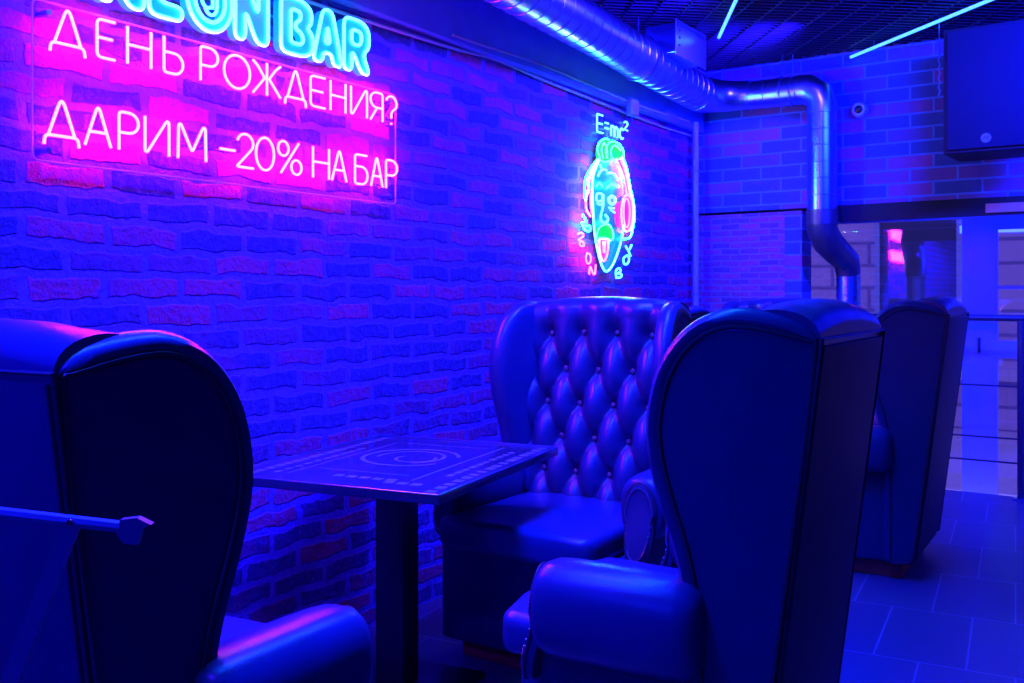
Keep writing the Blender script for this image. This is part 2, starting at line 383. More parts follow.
# ------------------------------------------------------------------ wing chairs
def lean(z): return .055 - .15 * (z / 1.2)
def make_chair():
    root = thing('wing_chair', (0, 0, 0), 0)
    # plinth and body
    obj('plinth', M().rbox(.10, .52, -.30, .30, 0, .085, .008), WOOD_RED, root, 30)
    def bfn(x, y, z): return (x + (lean(z) if x < .1 else 0), y * (1 + .14 * x), z)
    obj('seat_base', M().rbox(.0, .58, -.325, .325, .07, .418, .02, fn=bfn), LEATHER_D, root, 30)
    def sfn(x, y, z):
        top = z > .48
        d = 1 - min(1, (abs(y) / .29)) ** 3
        x = x - (.035 * (abs(y) / .285) ** 4 if x > .5 else 0)
        return (x, y * (1 + .10 * x), z + (.014 * d if top else 0))
    sc = obj('seat_cushion', M().rbox(.08, .695, -.285, .285, .415, .51, .034, 5, fn=sfn, sub=4), LEATHER, root, 50)
    # wings
    prof = [(lean(.08), .08), (lean(.12), .12), (lean(.6), .6), (lean(1.19), 1.17), (-.080, 1.215), (.02, 1.240), (.10, 1.243), (.175, 1.205), (.232, 1.125), (.256, 1.02),
            (.253, .94), (.228, .84), (.198, .75), (.178, .66), (.168, .56), (.168, .40), (.168, .12), (.168, .08)]
    P = chaikin(prof, 2, True)
    n = len(P)
    nor = []
    for i in range(n):
        a = Vector(P[i - 1]); b = Vector(P[(i + 1) % n]); t = (b - a).normalized(); nor.append((t.y, -t.x))
    A = sum(P[i][0] * P[(i + 1) % n][1] - P[(i + 1) % n][0] * P[i][1] for i in range(n))
    sg = 1 if A < 0 else -1      # inward normal sign
    wt = []
    for (a, b) in P:
        t_ = min(1, max(0, (a - lean(b) - .005) / .06)); wt.append(t_ * t_ * (3 - 2 * t_))
    def inset(d): return [(P[i][0] + sg * nor[i][0] * d * (wt[i] if sg * nor[i][0] > 0 else 1), P[i][1] + sg * nor[i][1] * d * (1 if P[i][1] > .5 else 0)) for i in range(n)]
    T = .034
    lay = [(.040, T - .004), (.034, T - .006), (.026, T + .002), (.012, T + .001), (.002, T - .012), (-.004, T - .028), (-.003, -T + .028), (.004, -T + .010), (.018, -T), (.045, -T - .006)]
    for s in (1, -1):
        def place(x, y, z): return (x, s * (.298 + .19 * x + y), z)
        rg = []
        for d, yy in lay:
            q = inset(d); rg.append([place(a, yy, b) for a, b in q])
        w = obj('wing', M().rings(rg), LEATHER, root, 50)
        q = inset(.034); obj('piping', M().tube([place(a, T - .001, b) for a, b in q], .005, 6, closed=True), PIPING, w)
        q = inset(.041)
        mm = M(); zlo = min(b for a, b in q) + .002; zhi = max(b for a, b in q) - .0015; row = []
        for iz in range(61):
            zz = zlo + (zhi - zlo) * (1 - (1 - iz / 60) ** 1.6); xs_ = []
            for (p0, p1) in zip(q, q[1:] + q[:1]):
                if (p0[1] - zz) * (p1[1] - zz) <= 0 and abs(p1[1] - p0[1]) > 1e-9:
                    xs_.append(p0[0] + (p1[0] - p0[0]) * (zz - p0[1]) / (p1[1] - p0[1]))
            row.append((min(xs_), max(xs_), zz))
        pv = [place(x_, T - .0010, z_) for a_0, a_1, z_ in row for x_ in (a_0, a_0 * .5 + a_1 * .5, a_1)]
        mm.add(pv, [(i * 3 + k, i * 3 + k + 1, i * 3 + k + 4, i * 3 + k + 3) for i in range(60) for k in (0, 1)])
        obj('side_panel', mm, LEATHER_D, w, False)
        # lower side panel under the arm
        def pfn(x, y, z): return (x, s * (y + .16 * x), z)
        obj('lower_side_panel', M().rbox(.13, .50, .275, .315, .08, .52, .015, fn=pfn), LEATHER_D, root, 30)
        # arm: padded roll
        x0, x1 = .125, .485; rg = []
        st = [(x0, .55), (x0 + .008, .80), (x0 + .025, .94), (x0 + .05, 1.0), (x0 + .15, 1.02), (x0 + .25, 1.02), (x1 - .05, 1.0), (x1 - .022, .97), (x1 - .006, .90), (x1, .82)]
        K = 28
        for (x, k) in st:
            r_ = []
            for i in range(K):
                a = 2 * pi * i / K; cc, ss = cos(a), sin(a); e = .78
                yy = .083 * k * (abs(cc) ** e) * (1 if cc > 0 else -1); z_ = .105 * k * (abs(ss) ** e) * (1 if ss > 0 else -1)
                r_.append((x, s * (.346 + .12 * (x - .125) + yy), .576 + z_ + .012 * (x - .125) / .36))
            rg.append(r_)
        am = obj('arm', M().rings(rg), LEATHER, root, 60)
        # front facing of the arm, an upright oval that runs down to the seat rail
        cy0 = .346 + .12 * .36
        ov = [(.058 * cos(a) * (1 if sin(a) > 0 else .82), .565 + .110 * sin(a) - (.04 if sin(a) < -.2 else 0)) for a in [2 * pi * i / 40 for i in range(40)]]
        ov = chaikin(ov, 1, True)
        rgo = []
        for sc_, xx in ((1.0, .470), (1.0, .491), (.95, .498), (.80, .499)):
            rgo.append([(xx + .30 * max(0, .55 - b) , s * (cy0 + a * sc_), .56 + (b - .56) * sc_) for a, b in ov])
        fr = obj('arm_front', M().rings(rgo), LEATHER_D, am, 40)
        obj('piping', M().tube([(.492 + .30 * max(0, .55 - b), s * (cy0 + a), b) for a, b in ov], .0045, 6, closed=True), PIPING, fr)
        nm = M()
        for i in range(len(ov)):
            a, b = ov[i]; nm.sphere((.500 + .30 * max(0, .55 - b), s * (cy0 + a * .84), .56 + (b - .56) * .86), .0042, 6, 4)
        nt_ = obj('nail_trim', nm, STUD, fr)
    # backrest, deep buttoned
    a_, b_ = .14, .127; z00 = 1.115
    W = .288; NU = 72
    def fold(y, z):
        yy = y / a_ + .5; zz = (z00 - z) / (2 * b_)
        if z > z00: p = q = yy; k = .22 + .78 * max(0, 1 - (z - z00) / .10)
        else: p, q, k = yy + zz, yy - zz, 1
        h = (abs(sin(pi * p)) * abs(sin(pi * q))) ** .6
        # button dimples
        j = round((z00 - z) / b_); j = max(0, j)
        ph = .5 if j % 2 == 0 else 0
        ib = round(y / a_ - ph) + ph
        d2 = (y - ib * a_) ** 2 + (z - (z00 - j * b_)) ** 2
        return (1 - k) * 1 + k * h, math.exp(-d2 / .0009)
    rings_ = []
    prof2 = []
    for i in range(64): prof2.append(('f', .42 + (1.175 - .42) * i / 63))
    for i in range(1, 14): prof2.append(('t', i / 14))
    for i in range(10): prof2.append(('b', 1.19 - (1.19 - .10) * i / 9))
    v = []; f = []
    for (kd, t) in prof2:
        for iu in range(NU + 1):
            y = -W + 2 * W * iu / NU
            e = 1 - (abs(y) / W) ** 2
            crest = .022 * e
            if kd == 'f':
                z = t; h, g = fold(y, z); sidec = .035 * (abs(y) / W) ** 6
                x = lean(z) + .135 + .040 * h - .026 * g + sidec * 0
                z2 = z + crest * (max(0, z - 1.0) / .19)
            elif kd == 't':
                a = pi * t; hx, _ = fold(y, 1.175)
                xf = lean(1.18) + .135 + .045 * hx; xb_ = lean(1.19) - .004
                mx_, rx = (xf + xb_) / 2, (xf - xb_) / 2
                x = mx_ + rx * cos(a); z2 = 1.178 + crest + .064 * sin(a) ** .8
            else:
                x = lean(t) - .004; z2 = t + crest * (max(0, t - 1.0) / .19)
            v.append((x, y * (1.08 if kd != 'f' else 1.03), z2))
    nr = len(prof2)
    for i in range(nr - 1):
        for k in range(NU):
            q = i * (NU + 1) + k; f.append((q, q + 1, q + NU + 2, q + NU + 1))
    mm = M(); mm.add(v, f)
    for k in (0, NU):
        mm.f.append(tuple(i * (NU + 1) + k for i in range(nr)))
    mm.f.append(tuple([k for k in range(NU + 1)] + [(nr - 1) * (NU + 1) + k for k in reversed(range(NU + 1))]))
    back = obj('backrest', mm, LEATHER, root, 70)
    for j in range(5):
        ks = (-1.5, -.5, .5, 1.5) if j % 2 == 0 else (-1, 0, 1)
        for kk in ks:
            z = z00 - j * b_; y = kk * a_
            h, g = fold(y, z)
            obj('button', M().sphere((lean(z) + .135 - .018 + .006, y * 1.03, z + .022 * (1 - (y / W) ** 2) * (max(0, z - 1.0) / .19)), .0105, 10, 6, (.6, 1, 1)), BUTTON, back)
    # outside back panel
    def bp(x, y, z): return (x + lean(z), y, z)
    q = M().rbox(-.012, .0, -.30, .30, .11, 1.17, .005, fn=lambda x, y, z: (x + lean(z), y, z))
    pnl = obj('back_panel', q, LEATHER_D, root, 30)
    lp = [(-.315, .10), (-.315, 1.185), (.315, 1.185), (.315, .10)]
    obj('piping', M().tube([(lean(b) - .008, a, b) for a, b in lp], .005, 6), PIPING, pnl)
    return root

proto = make_chair()
chairs = [
    ((-1.655, .85, 0), 95.5, 'nearest high-backed wing chair, at the left edge, turned away under the pink sign', 'wing chairs'),
    ((-1.735, 3.24, 0), 270, 'wing chair with deep-buttoned back facing us behind the table', 'wing chairs'),
    ((-.645, 2.21, 0), 182, 'large foreground wing chair seen side-on right of the table with a fat padded arm', 'wing chairs'),
    ((-1.80, 3.46, 0), 90, 'wing chair back to back with the buttoned one, only its top roll showing', 'wing chairs'),
    ((-1.85, 5.82, 0), 270, 'farthest wing chair against the rough brick under the duct, only its crest showing', 'wing chairs'),
    ((-.83, 4.86, 0), 181, 'far wing chair beside the glass window and railing, seen side-on', 'wing chairs'),
]
for i, (loc, rz, lab, grp) in enumerate(chairs):
    c = proto if i == 0 else dup(proto)
    c.location = loc; c.rotation_euler = (0, 0, R(rz)); c.scale = (1, 1, (.985, 1.015, 1.010, 1, 1.01, 1.015)[i]); tag(c, lab, 'chair', 'high-backed buttoned wing chairs')

# ------------------------------------------------------------------ table
tc_ = (-2.014, 2.37); tr = R(9.9)
t = thing('cafe_table', (tc_[0], tc_[1], 0), tr, 'square dark-topped table with printed design between the wing chairs', 'table')
TOP = brick_mat('lacquered_table_top', ('X', 'Y'), (.03, .035, .07), (.05, .055, .10), (.03, .03, .06), .5, .5, .001, .1, 6, bump=.03, rough=.12, spec=.8, fine=.0)
TOPPRINT = mat('printed_design', (.22, .26, .5), .15, spec=.8)
hx, hy = .37, .445
top = obj('tabletop', M().rbox(-hx, hx, -hy, hy, .722, .75, .003, 2), TOP, t, 30)
q = M()
for (a, b) in (((-hx, -hy), (hx, -hy)), ((hx, -hy), (hx, hy)), ((hx, hy), (-hx, hy)), ((-hx, hy), (-hx, -hy))):
    q.tube([(a[0], a[1], .7495), (b[0], b[1], .7495)], .0022, 6)
obj('metal_edge', q, METAL, top)
obj('column', M().rbox(-.075, .03, -.05, .05, .02, .70, .006, 2), BLACK, t, 30)
obj('top_plate', M().rbox(-.16, .16, -.16, .16, .70, .722, .004, 2), BLACK, t, 30)
obj('foot_plate', M().rbox(-.20, .20, -.20, .20, 0, .02, .006, 2), BLACK, t, 30)
def ringm(cx, cy, r0, r1, a0=0, a1=360, z=.7503, n=48, sy=1):
    v = []; f = []
    for i in range(n + 1):
        a = R(a0 + (a1 - a0) * i / n)
        v += [(cx + r0 * cos(a), cy + r0 * sin(a) * sy, z), (cx + r1 * cos(a), cy + r1 * sin(a) * sy, z)]
    for i in range(n): f.append((2 * i, 2 * i + 1, 2 * i + 3, 2 * i + 2))
    return v, f
q = M(); q.add(*ringm(.0, .05, .150, .165, 20, 330)); q.add(*ringm(.0, .05, .105, .118, -60, 200)); q.add(*ringm(.03, .03, .06, .07, 150, 400))
random.seed(3)
def strip(x0, x1, y0, y1): q.add([(x0, y0, .7503), (x1, y0, .7503), (x1, y1, .7503), (x0, y1, .7503)], [(0, 1, 2, 3)])
for (cx, cy, n_, h, ln) in ((.33, .0, 16, .030, .85), (.27, .05, 10, .02, .5), (-.30, .0, 18, .03, .8), (-.24, -.1, 10, .018, .5), (.14, -.36, 3, .03, .2), (-.05, -.33, 5, .03, .3)):
    if cx in (.14, -.05):
        for k in range(n_): strip(cx + k * .045, cx + k * .045 + .032, cy, cy + h)
    else:
        step = ln / n_
        for k in range(n_):
            w = step * random.uniform(.45, .85); y = cy - ln / 2 + k * step; strip(cx - h / 2, cx + h / 2, y, y + w)
strip(.20, .207, -.3, .35); strip(-.20, -.194, -.35, .3); strip(-.16, .16, .30, .306); strip(-.16, .16, -.24, -.234)
obj('printed_design', q, TOPPRINT, top, False)

# ------------------------------------------------------------------ neon signs
# 1) pink acrylic sign
GL = {}
GL['Д'] = [[(0, -.12), (.02, .06), (.10, .12), (.90, .12), (.98, .06), (1, -.12)], [(.12, .12), (.43, .93), (.5, 1), (.57, .93), (.88, .12)]]
GL['Е'] = [[(1, 1), (.15, 1), (0, .92), (0, .08), (.15, 0), (1, 0)], [(0, .52), (.85, .52)]]
GL['Н'] = [[(0, 0), (0, 1)], [(1, 0), (1, 1)], [(0, .52), (1, .52)]]
GL['Ь'] = [[(0, 1), (0, .06), (.08, 0)] + arc(.55, .29, .45, .29, -90, 90, 10) + [(0, .58)]]
GL['Р'] = [[(0, 0), (0, .94), (.08, 1)] + arc(.5, .73, .5, .27, 90, -90, 10) + [(0, .46)]]
GL['О'] = [arc(.5, .5, .5, .5, 90, 450, 24)]
GL['Ж'] = [[(.5, 0), (.5, 1)], [(0, 1), (.18, .85), (.42, .52), (.12, .15), (0, 0)], [(1, 1), (.82, .85), (.58, .52), (.88, .15), (1, 0)], [(.42, .52), (.58, .52)]]
GL['И'] = [[(0, 1), (0, .06), (.10, .04), (.9, .96), (1, .94), (1, 0)]]
GL['Я'] = [[(1, 0), (1, .94), (.92, 1)] + arc(.5, .73, .5, .27, 90, 270, 10) + [(1, .46)], [(.55, .46), (0, 0)]]
GL['?'] = [arc(.5, .74, .5, .26, 160, -40, 12) + [(.55, .45), (.5, .3), (.5, .2)], [(.5, .03), (.5, -.02)]]
GL['А'] = [[(0, 0), (.43, .94), (.5, 1), (.57, .94), (1, 0)], [(.17, .36), (.83, .36)]]
GL['М'] = [[(0, 0), (.02, .94), (.10, .97), (.5, .22), (.90, .97), (.98, .94), (1, 0)]]
GL['-'] = [[(0, .45), (1, .45)]]
GL['2'] = [arc(.5, .72, .48, .28, 165, -30, 12) + [(.55, .35), (0, .02), (.1, 0), (1, 0)]]
GL['0'] = GL['О']
GL['%'] = [arc(.22, .77, .22, .23, 0, 360, 16), arc(.78, .23, .22, .23, 0, 360, 16), [(.12, 0), (.88, 1)]]
GL['Б'] = [[(.95, 1), (.1, 1), (0, .94), (0, .06), (.08, 0)] + arc(.55, .30, .45, .30, -90, 90, 10) + [(0, .60)]]
xt = XW + .055
def stroke3(P, y0, y1, z0, z1, x, ytop=0):
    return [(x, y0 + (y1 - y0) * a, z0 + (z1 - z0) * b) for a, b in P]
r1 = [('Д', 50, 85), ('Е', 97, 115), ('Н', 127.5, 151), ('Ь', 164, 183), ('Р', 200.5, 218), ('О', 224, 250), ('Ж', 253, 280.5), ('Д', 285, 306), ('Е', 310.5, 325), ('Н', 330.5, 345.5), ('И', 351, 367), ('Я', 370.5, 382.5), ('?', 386, 396.5)]
r2 = [('Д', 44, 79), ('А', 85, 111), ('Р', 119, 138.5), ('И', 145, 169), ('М', 178, 206), ('-', 220, 235), ('2', 237, 253.5), ('0', 256, 274), ('%', 278, 301.5), ('Н', 313, 329), ('А', 332, 346.5), ('Б', 355, 367.5), ('А', 371, 382.6), ('Р', 386, 397)]
y0p, _ = wallpt(35, 0, xt); y1p, _ = wallpt(398, 0, xt)
sloc = (XW, (y0p + y1p) / 2, 1.65)
sg = thing('pink_neon_sign', sloc, 0, 'long pink neon sign with two lines of thin handwriting-like letters on the brick wall', 'neon sign')
pz0, pz1 = wallpt(216, 183, xt)[1], wallpt(216, 50, xt)[1]
pz0, pz1 = 1.645, 2.075
pan = obj('acrylic_panel', M().box(xt - .016, xt - .010, y0p, y1p, pz0, pz1), ACRYL, sg, False, off=sloc)
q = M().tube([(xt - .013, y, z) for y, z in rnd([(y0p, pz0), (y0p, pz1), (y1p, pz1), (y1p, pz0)], .02, True)], .0032, 6, closed=True)
obj('panel_edge', q, EDGE_P, pan, True, off=sloc)
for (yy, zz) in ((y0p + .04, pz0 + .03), (y1p - .04, pz0 + .03), (y0p + .04, pz1 - .03), (y1p - .04, pz1 - .03)):
    obj('standoff', M().tube([(XW - .005, yy, zz), (xt - .002, yy, zz)], .008, 10), METAL, sg, True, off=sloc)
for row, zb, zt_ in ((r1, 1.955, 2.062), (r2, 1.703, 1.812)):
    for ch, a, b in row:
        ya = wallpt(a, 0, xt)[0]; yb = wallpt(b, 0, xt)[0]
        q = M()
        for st in GL[ch]:
            P = st if len(st) > 12 and ch in 'О0%' else rnd([(p[0] * (yb - ya), p[1] * (zt_ - zb)) for p in st], .009)
            if P is st: P = [(p[0] * (yb - ya), p[1] * (zt_ - zb)) for p in st]
            q.tube([(xt, ya + p[0], zb + p[1]) for p in P], .0042, 8)
        obj('letter', q, NEON_P, sg, True, off=sloc)

# 2) NEON BAR, double outline channel letters
def loopfix(P, r): return rnd(P, r, True, 4)
s = .27   # stem width as a share of the letter width
BL = {}
BL['N'] = [[(0, 0), (.30, 0), (.30, .52), (.66, 0), (1, 0), (1, 1), (.70, 1), (.70, .48), (.34, 1), (0, 1)]]
BL['E'] = [[(0, 0), (1, 0), (1, .22), (.34, .22), (.34, .39), (.85, .39), (.85, .60), (.34, .60), (.34, .78), (1, .78), (1, 1), (0, 1)]]
BL['B'] = [[(0, 0), (.70, 0), (1, .12), (1, .42), (.82, .53), (.95, .64), (.95, .88), (.68, 1), (0, 1)], [(.30, .20), (.62, .20), (.70, .30), (.62, .42), (.45, .46), (.45, .58), (.60, .64), (.60, .76), (.55, .80), (.30, .80)]]
BL['A'] = [[(0, 0), (.30, 0), (.36, .20), (.64, .20), (.70, 0), (1, 0), (.66, 1), (.34, 1)], [(.42, .38), (.58, .38), (.50, .70)]]
BL['R'] = [[(0, 0), (.30, 0), (.30, .34), (.38, .34), (.68, 0), (1, 0), (.74, .38), (.98, .52), (.98, .86), (.72, 1), (0, 1)], [(.30, .52), (.60, .52), (.68, .62), (.68, .74), (.60, .80), (.30, .80)]]
BL['O'] = [arc(.5, .5, .5, .52, 0, 360 - 12, 29), arc(.5, .5, .34, .37, 0, 360 - 15, 23)]
seq = [('N', 98, 144), ('E', 149, 182), ('O', 187, 232), ('N', 235, 268), ('B', 281, 313), ('A', 313, 342), ('R', 344, 369.5)]
xn = XW + .075
ya, yb = wallpt(98, 0, xn)[0], wallpt(369, 0, xn)[0]
bloc = (XW, (ya + yb) / 2, 2.10)
nb = thing('neon_bar_sign', bloc, 0, 'cyan double-outlined neon sign reading NEON BAR above the pink one', 'neon sign')
BZ0, BZ1 = 2.112, 2.303
for zz in (2.16, 2.235):
    obj('mounting_rail', M().rbox(XW - .004, XW + .03, ya - .03, yb + .05, zz - .006, zz + .006, .002), METAL, nb, 30, off=bloc)
for ch, a, b in seq:
    ya_ = wallpt(a, 0, xn)[0]; yb_ = wallpt(b, 0, xn)[0]; W_ = yb_ - ya_ ; H_ = BZ1 - BZ0
    cu = bpy.data.curves.new('tmp', 'CURVE'); cu.dimensions = '2D'; cu.fill_mode = 'BOTH'; cu.extrude = .016
    tubes = M()
    for li, lp in enumerate(BL[ch]):
        P = [(p[0] * W_, p[1] * H_) for p in lp]
        P = P if ch == 'O' else loopfix(P, .030 if li == 0 else .016)
        sp = cu.splines.new('POLY'); sp.points.add(len(P) - 1); sp.use_cyclic_u = True
        for i, p in enumerate(P): sp.points[i].co = (p[0], p[1], 0, 1)
        tubes.tube([(xn, ya_ + p[0], BZ0 + p[1]) for p in P], .0062, 8, closed=True)
    tmp = bpy.data.objects.new('tmp', cu); C.objects.link(tmp)
    dg = bpy.context.evaluated_depsgraph_get(); me = bpy.data.meshes.new_from_object(tmp.evaluated_get(dg))
    bpy.data.objects.remove(tmp)
    q = M().add([(xn - .022 + v_.co.z, ya_ + v_.co.x, BZ0 + v_.co.y) for v_ in me.vertices], [tuple(p.vertices) for p in me.polygons])
    lt = obj('letter', q, CYAN_BODY, nb, False, off=bloc)
    obj('tube', tubes, NEON_C, lt, True, off=bloc)
    if ch == 'O':
        q = M()
        for st in (arc(.44, .52, .13, .17, 100, 300, 12), [(.56, .36), (.56, .60), (.50, .66)], [(.5, .52), (.66, .66), (.66, .40)], arc(.52, .42, .14, .17, 200, 350, 8)):
            q.tube([(xn, ya_ + p[0] * W_, BZ0 + p[1] * H_) for p in st], .005, 8)
        obj('inner_emblem', q, NEON_C, lt, True, off=bloc)

# 3) laughing man with headphones, tongue out
xf = XW + .05
fy0, fz0 = wallpt(607, 215, xf)
floc = (XW, fy0, 1.5)
fs = thing('neon_face_sign', floc, 0, 'multicoloured neon face with wild hair, headphones and tongue out on the far brick wall', 'neon sign')
def cA(P): return [(565 + x / 6.83, 100 + y / 6.83) for x, y in P]
def cB(P): return [(565 + x / 6.83, 190 + y / 6.83) for x, y in P]
def neon(name, paths, mt, r=.0055, closed=False, it=2, x=xf):
    q = M()
    for P in paths:
        P3 = [(x, *wallpt(a, b, x)) for a, b in P]
        q.tube(chaikin(P3, it, closed), r, 8, closed=closed)
    return obj(name, q, mt, fs, True, off=floc)
def plate(name, P, mt, x=xf - .02, t=.006):
    P3 = chaikin([(0, *wallpt(a, b, x)) for a, b in P], 2, True)
    q = M().rings([[(x - t, p[1], p[2]) for p in P3], [(x, p[1], p[2]) for p in P3]])
    return obj(name, q, mt, fs, False, off=floc)
face = cA([(235, 400), (180, 500), (165, 640)]) + cB([(190, 130), (205, 330), (240, 490), (275, 570), (320, 530), (370, 400), (395, 300)]) + cA([(400, 640), (395, 500), (340, 410)])
plate('face_backing', face, TEAL_BODY)
hair_b = cA([(215, 420), (215, 330), (245, 265), (300, 260), (370, 290), (405, 350), (385, 410), (300, 420)])
plate('hair_backing', hair_b, GREEN_BODY, xf - .012)
neon('hair_tube', [cA([(240, 395), (215, 340), (240, 280), (280, 262), (300, 275)]), cA([(262, 400), (245, 340), (265, 290)]),
                   cA([(290, 400), (272, 345), (300, 285), (350, 285), (395, 330), (400, 380)]), cA([(320, 400), (310, 340), (340, 300), (380, 345)]), cA([(265, 290), (290, 330), (285, 400)]),
                   cA([(235, 400), (250, 420), (290, 425), (330, 390), (345, 420)])], NEON_G, .005)
neon('hair_tube', [cA([(225, 400), (180, 460), (145, 520), (130, 600), (140, 680)]), ], NEON_G, .005)
neon('hair_tube', [cA([(390, 380), (425, 470), (445, 600), (465, 680)]) + cB([(478, 180), (460, 280), (445, 330), (405, 335)])], NEON_G, .005)
neon('hair_tube', [cB([(120, 170), (150, 215), (130, 250), (175, 240), (170, 290), (130, 270), (115, 220)])], NEON_G, .005)
neon('headphone_band', [cA([(222, 410), (185, 480), (160, 560), (155, 640)]), cA([(350, 410), (385, 470), (410, 560), (425, 660)]), cA([(380, 400), (410, 480), (432, 580), (445, 670)])], NEON_P2, .005)
plate('headphone_cup', cB([(385, 60), (420, 25), (455, 60), (462, 160), (450, 260), (420, 290), (390, 250), (375, 150)]), PINK_BODY, xf - .004)
plate('headphone_cushion', cB([(345, 100), (375, 70), (385, 160), (380, 270), (350, 240), (340, 170)]), PINK_BODY, xf - .008)
neon('headphone_tube', [cB([(395, 60), (425, 25), (458, 60), (466, 160), (452, 260), (420, 290), (392, 250), (382, 150)])], NEON_P2, .006, closed=True)
neon('headphone_tube', [cB([(405, 80), (422, 50), (440, 90), (444, 160), (436, 240), (420, 262), (406, 230), (400, 150)])], NEON_P2, .0045, closed=True)
neon('headphone_tube', [cB([(165, 0), (140, 60), (145, 140), (175, 180)]), cB([(185, 10), (172, 80), (185, 160)])], NEON_P2, .005)
neon('face_tube', [cA([(235, 410), (195, 500), (185, 600)]) + cB([(188, 60), (195, 200), (205, 330), (240, 490), (275, 568), (320, 530), (365, 420), (392, 310), (400, 240)])], NEON_C, .006)
neon('brow', [cA([(225, 520), (250, 470), (285, 480)]), cA([(290, 500), (330, 495), (362, 545)]), cA([(240, 440), (250, 470)])], NEON_W, .006)
neon('brow', [cA([(285, 600), (320, 570), (365, 590)]), cA([(215, 590), (235, 560), (255, 590)])], NEON_G, .005)
neon('eye', [cB([(212, 25), (255, 20), (258, 75), (215, 80)])], NEON_W, .006, closed=True)
neon('eye', [cB([(300, 55), (322, 38), (345, 60), (340, 90), (318, 100), (300, 80)])], NEON_W, .008, closed=True)
neon('eye', [cB([(222, 90), (240, 105), (256, 92)]), cB([(300, 120), (335, 125)]), cB([(310, 135), (340, 155)])], NEON_W, .005)
neon('nose', [cB([(262, 30), (262, 110), (240, 190), (255, 225), (285, 225), (298, 195), (275, 170)])], NEON_C, .006)
plate('mouth_backing', cB([(215, 260), (250, 235), (300, 235), (325, 290), (320, 345), (270, 320), (225, 320)]), GREEN_BODY, xf - .010)
neon('mouth', [cB([(215, 330), (225, 265), (260, 238), (300, 232), (330, 290), (325, 350), (280, 325), (235, 328)])], NEON_G, .0045)
plate('tongue_backing', cB([(235, 335), (300, 335), (298, 420), (265, 505), (240, 440)]), PINK_BODY, xf - .006)
neon('tongue', [cB([(235, 340), (240, 440), (265, 500), (292, 430), (298, 340)]), cB([(262, 350), (265, 430)]), cB([(275, 350), (270, 430)])], NEON_P2, .005)
neon('script', [cB([(85, 300), (120, 290), (128, 315), (100, 335), (92, 345), (125, 350), (130, 385)]), cB([(110, 345), (95, 375), (118, 385)]),
                cB([(150, 430), (175, 440), (178, 490), (155, 510), (140, 470), (150, 430)]), cB([(165, 575), (170, 510), (190, 570), (205, 580), (210, 510)])], NEON_P2, .0045)
neon('script', [cB([(350, 600), (345, 545), (375, 530), (380, 560), (355, 570), (388, 572), (385, 598), (350, 600)]),
                cB([(400, 465), (430, 440), (440, 475), (425, 510), (400, 505), (400, 465)]), cB([(415, 385), (435, 420), (455, 375)]), cB([(435, 420), (448, 452)])], NEON_C, .0055)
# formula above the face
ey0, ey1 = wallpt(597, 0, xf)[0], wallpt(627, 0, xf)[0]
eloc = (XW, (ey0 + ey1) / 2, 2.2)
ef = thing('neon_formula_sign', eloc, 0, 'small cyan neon formula E=mc2 above the neon face', 'neon sign')
fz = wallpt(612, 136, xf)[1]; fh = .095
def g2(P, x0, x1, z0=0, z1=1): return [(xf, ey0 + (ey1 - ey0) * (x0 + (x1 - x0) * a), fz + fh * (z0 + (z1 - z0) * b)) for a, b in P]
q = {}
specs = [('letter', [[(1, 1), (0, 1), (0, 0), (1, 0)], [(0, .5), (.9, .5)]], .0, .18, 0, 1), ('symbol', [[(0, .35), (1, .35)], [(0, .65), (1, .65)]], .26, .37, 0, 1),
         ('letter', [[(0, 0), (0, 1)], [(0, .7), (.2, 1), (.5, .8), (.5, 0)], [(.5, .7), (.7, 1), (1, .8), (1, 0)]], .46, .68, 0, .62),
         ('letter', [arc(.6, .5, .6, .5, 50, 310, 12)], .75, .87, 0, .62), ('symbol', [arc(.5, .75, .5, .25, 160, -30, 8) + [(0, 0), (1, 0)]], .90, 1.02, .6, 1.1)]
for nm, sts, a, b, c, d in specs:
    q = M()
    for st in sts: q.tube(g2(rnd(st, .08) if len(st) > 2 and len(st) < 8 else st, a, b, c, d), .005, 8)
    obj(nm, q, NEON_W, ef, True, off=eloc)
obj('acrylic_backing', M().box(xf - .02, xf - .014, ey0 - .02, ey1 + .02, fz - .02, fz + fh + .02), ACRYL, ef, False, off=eloc)

# ------------------------------------------------------------------ ventilation ducts
def ribbed(m, P, r, rib=.10, k=.0035, n=28):
    """pipe with raised spiral seams"""
    P = [Vector(p) for p in P]; pts = []; rad = []
    for i in range(len(P) - 1):
        d = P[i + 1] - P[i]; L = d.length; t = 0
        while t < L - 1e-4:
            for dt, rr in ((0, r), (.003, r + k), (.009, r + k), (.012, r)):
                if t + dt < L: pts.append(P[i] + d * ((t + dt) / L)); rad.append(rr)
            t += rib
    pts.append(P[-1]); rad.append(r)
    return m.tube(pts, rad, n)
zd = CAMH + 1.285
dA = Vector((XW + .72, -1.5, zd)); dB = Vector((XW + .155, 5.60, zd))
du = thing('ventilation_duct', (dB.x, dB.y, zd), 0, 'long round galvanised duct along the brick wall, round the corner and down', 'duct')
dl = tuple(du.location)
obj('main_pipe', ribbed(M(), [dA, dB], .112), METAL, du, True, off=dl)
cE = Vector((XW + .22, 5.78, zd - .005))
elb = [dB + Vector((0, -.03, 0)), dB + Vector((0, .04, 0)), Vector((XW + .19, 5.715, zd)), Vector((XW + .25, 5.79, zd)), Vector((XW + .34, 5.83, zd)), Vector((XW + .42, 5.835, zd))]
obj('elbow', M().tube(chaikin(elb, 1), [.116, .114, .112, .110, .106, .102, .098, .094, .092, .09][:len(chaikin(elb, 1))], 28), METAL, du, True, off=dl)
xv = gx(822, 5.83); z2 = gz(760, 95, 5.83)
obj('cross_pipe', ribbed(M(), [(XW + .41, 5.835, zd - .005), (xv - .12, 5.835, z2)], .088), METAL, du, True, off=dl)
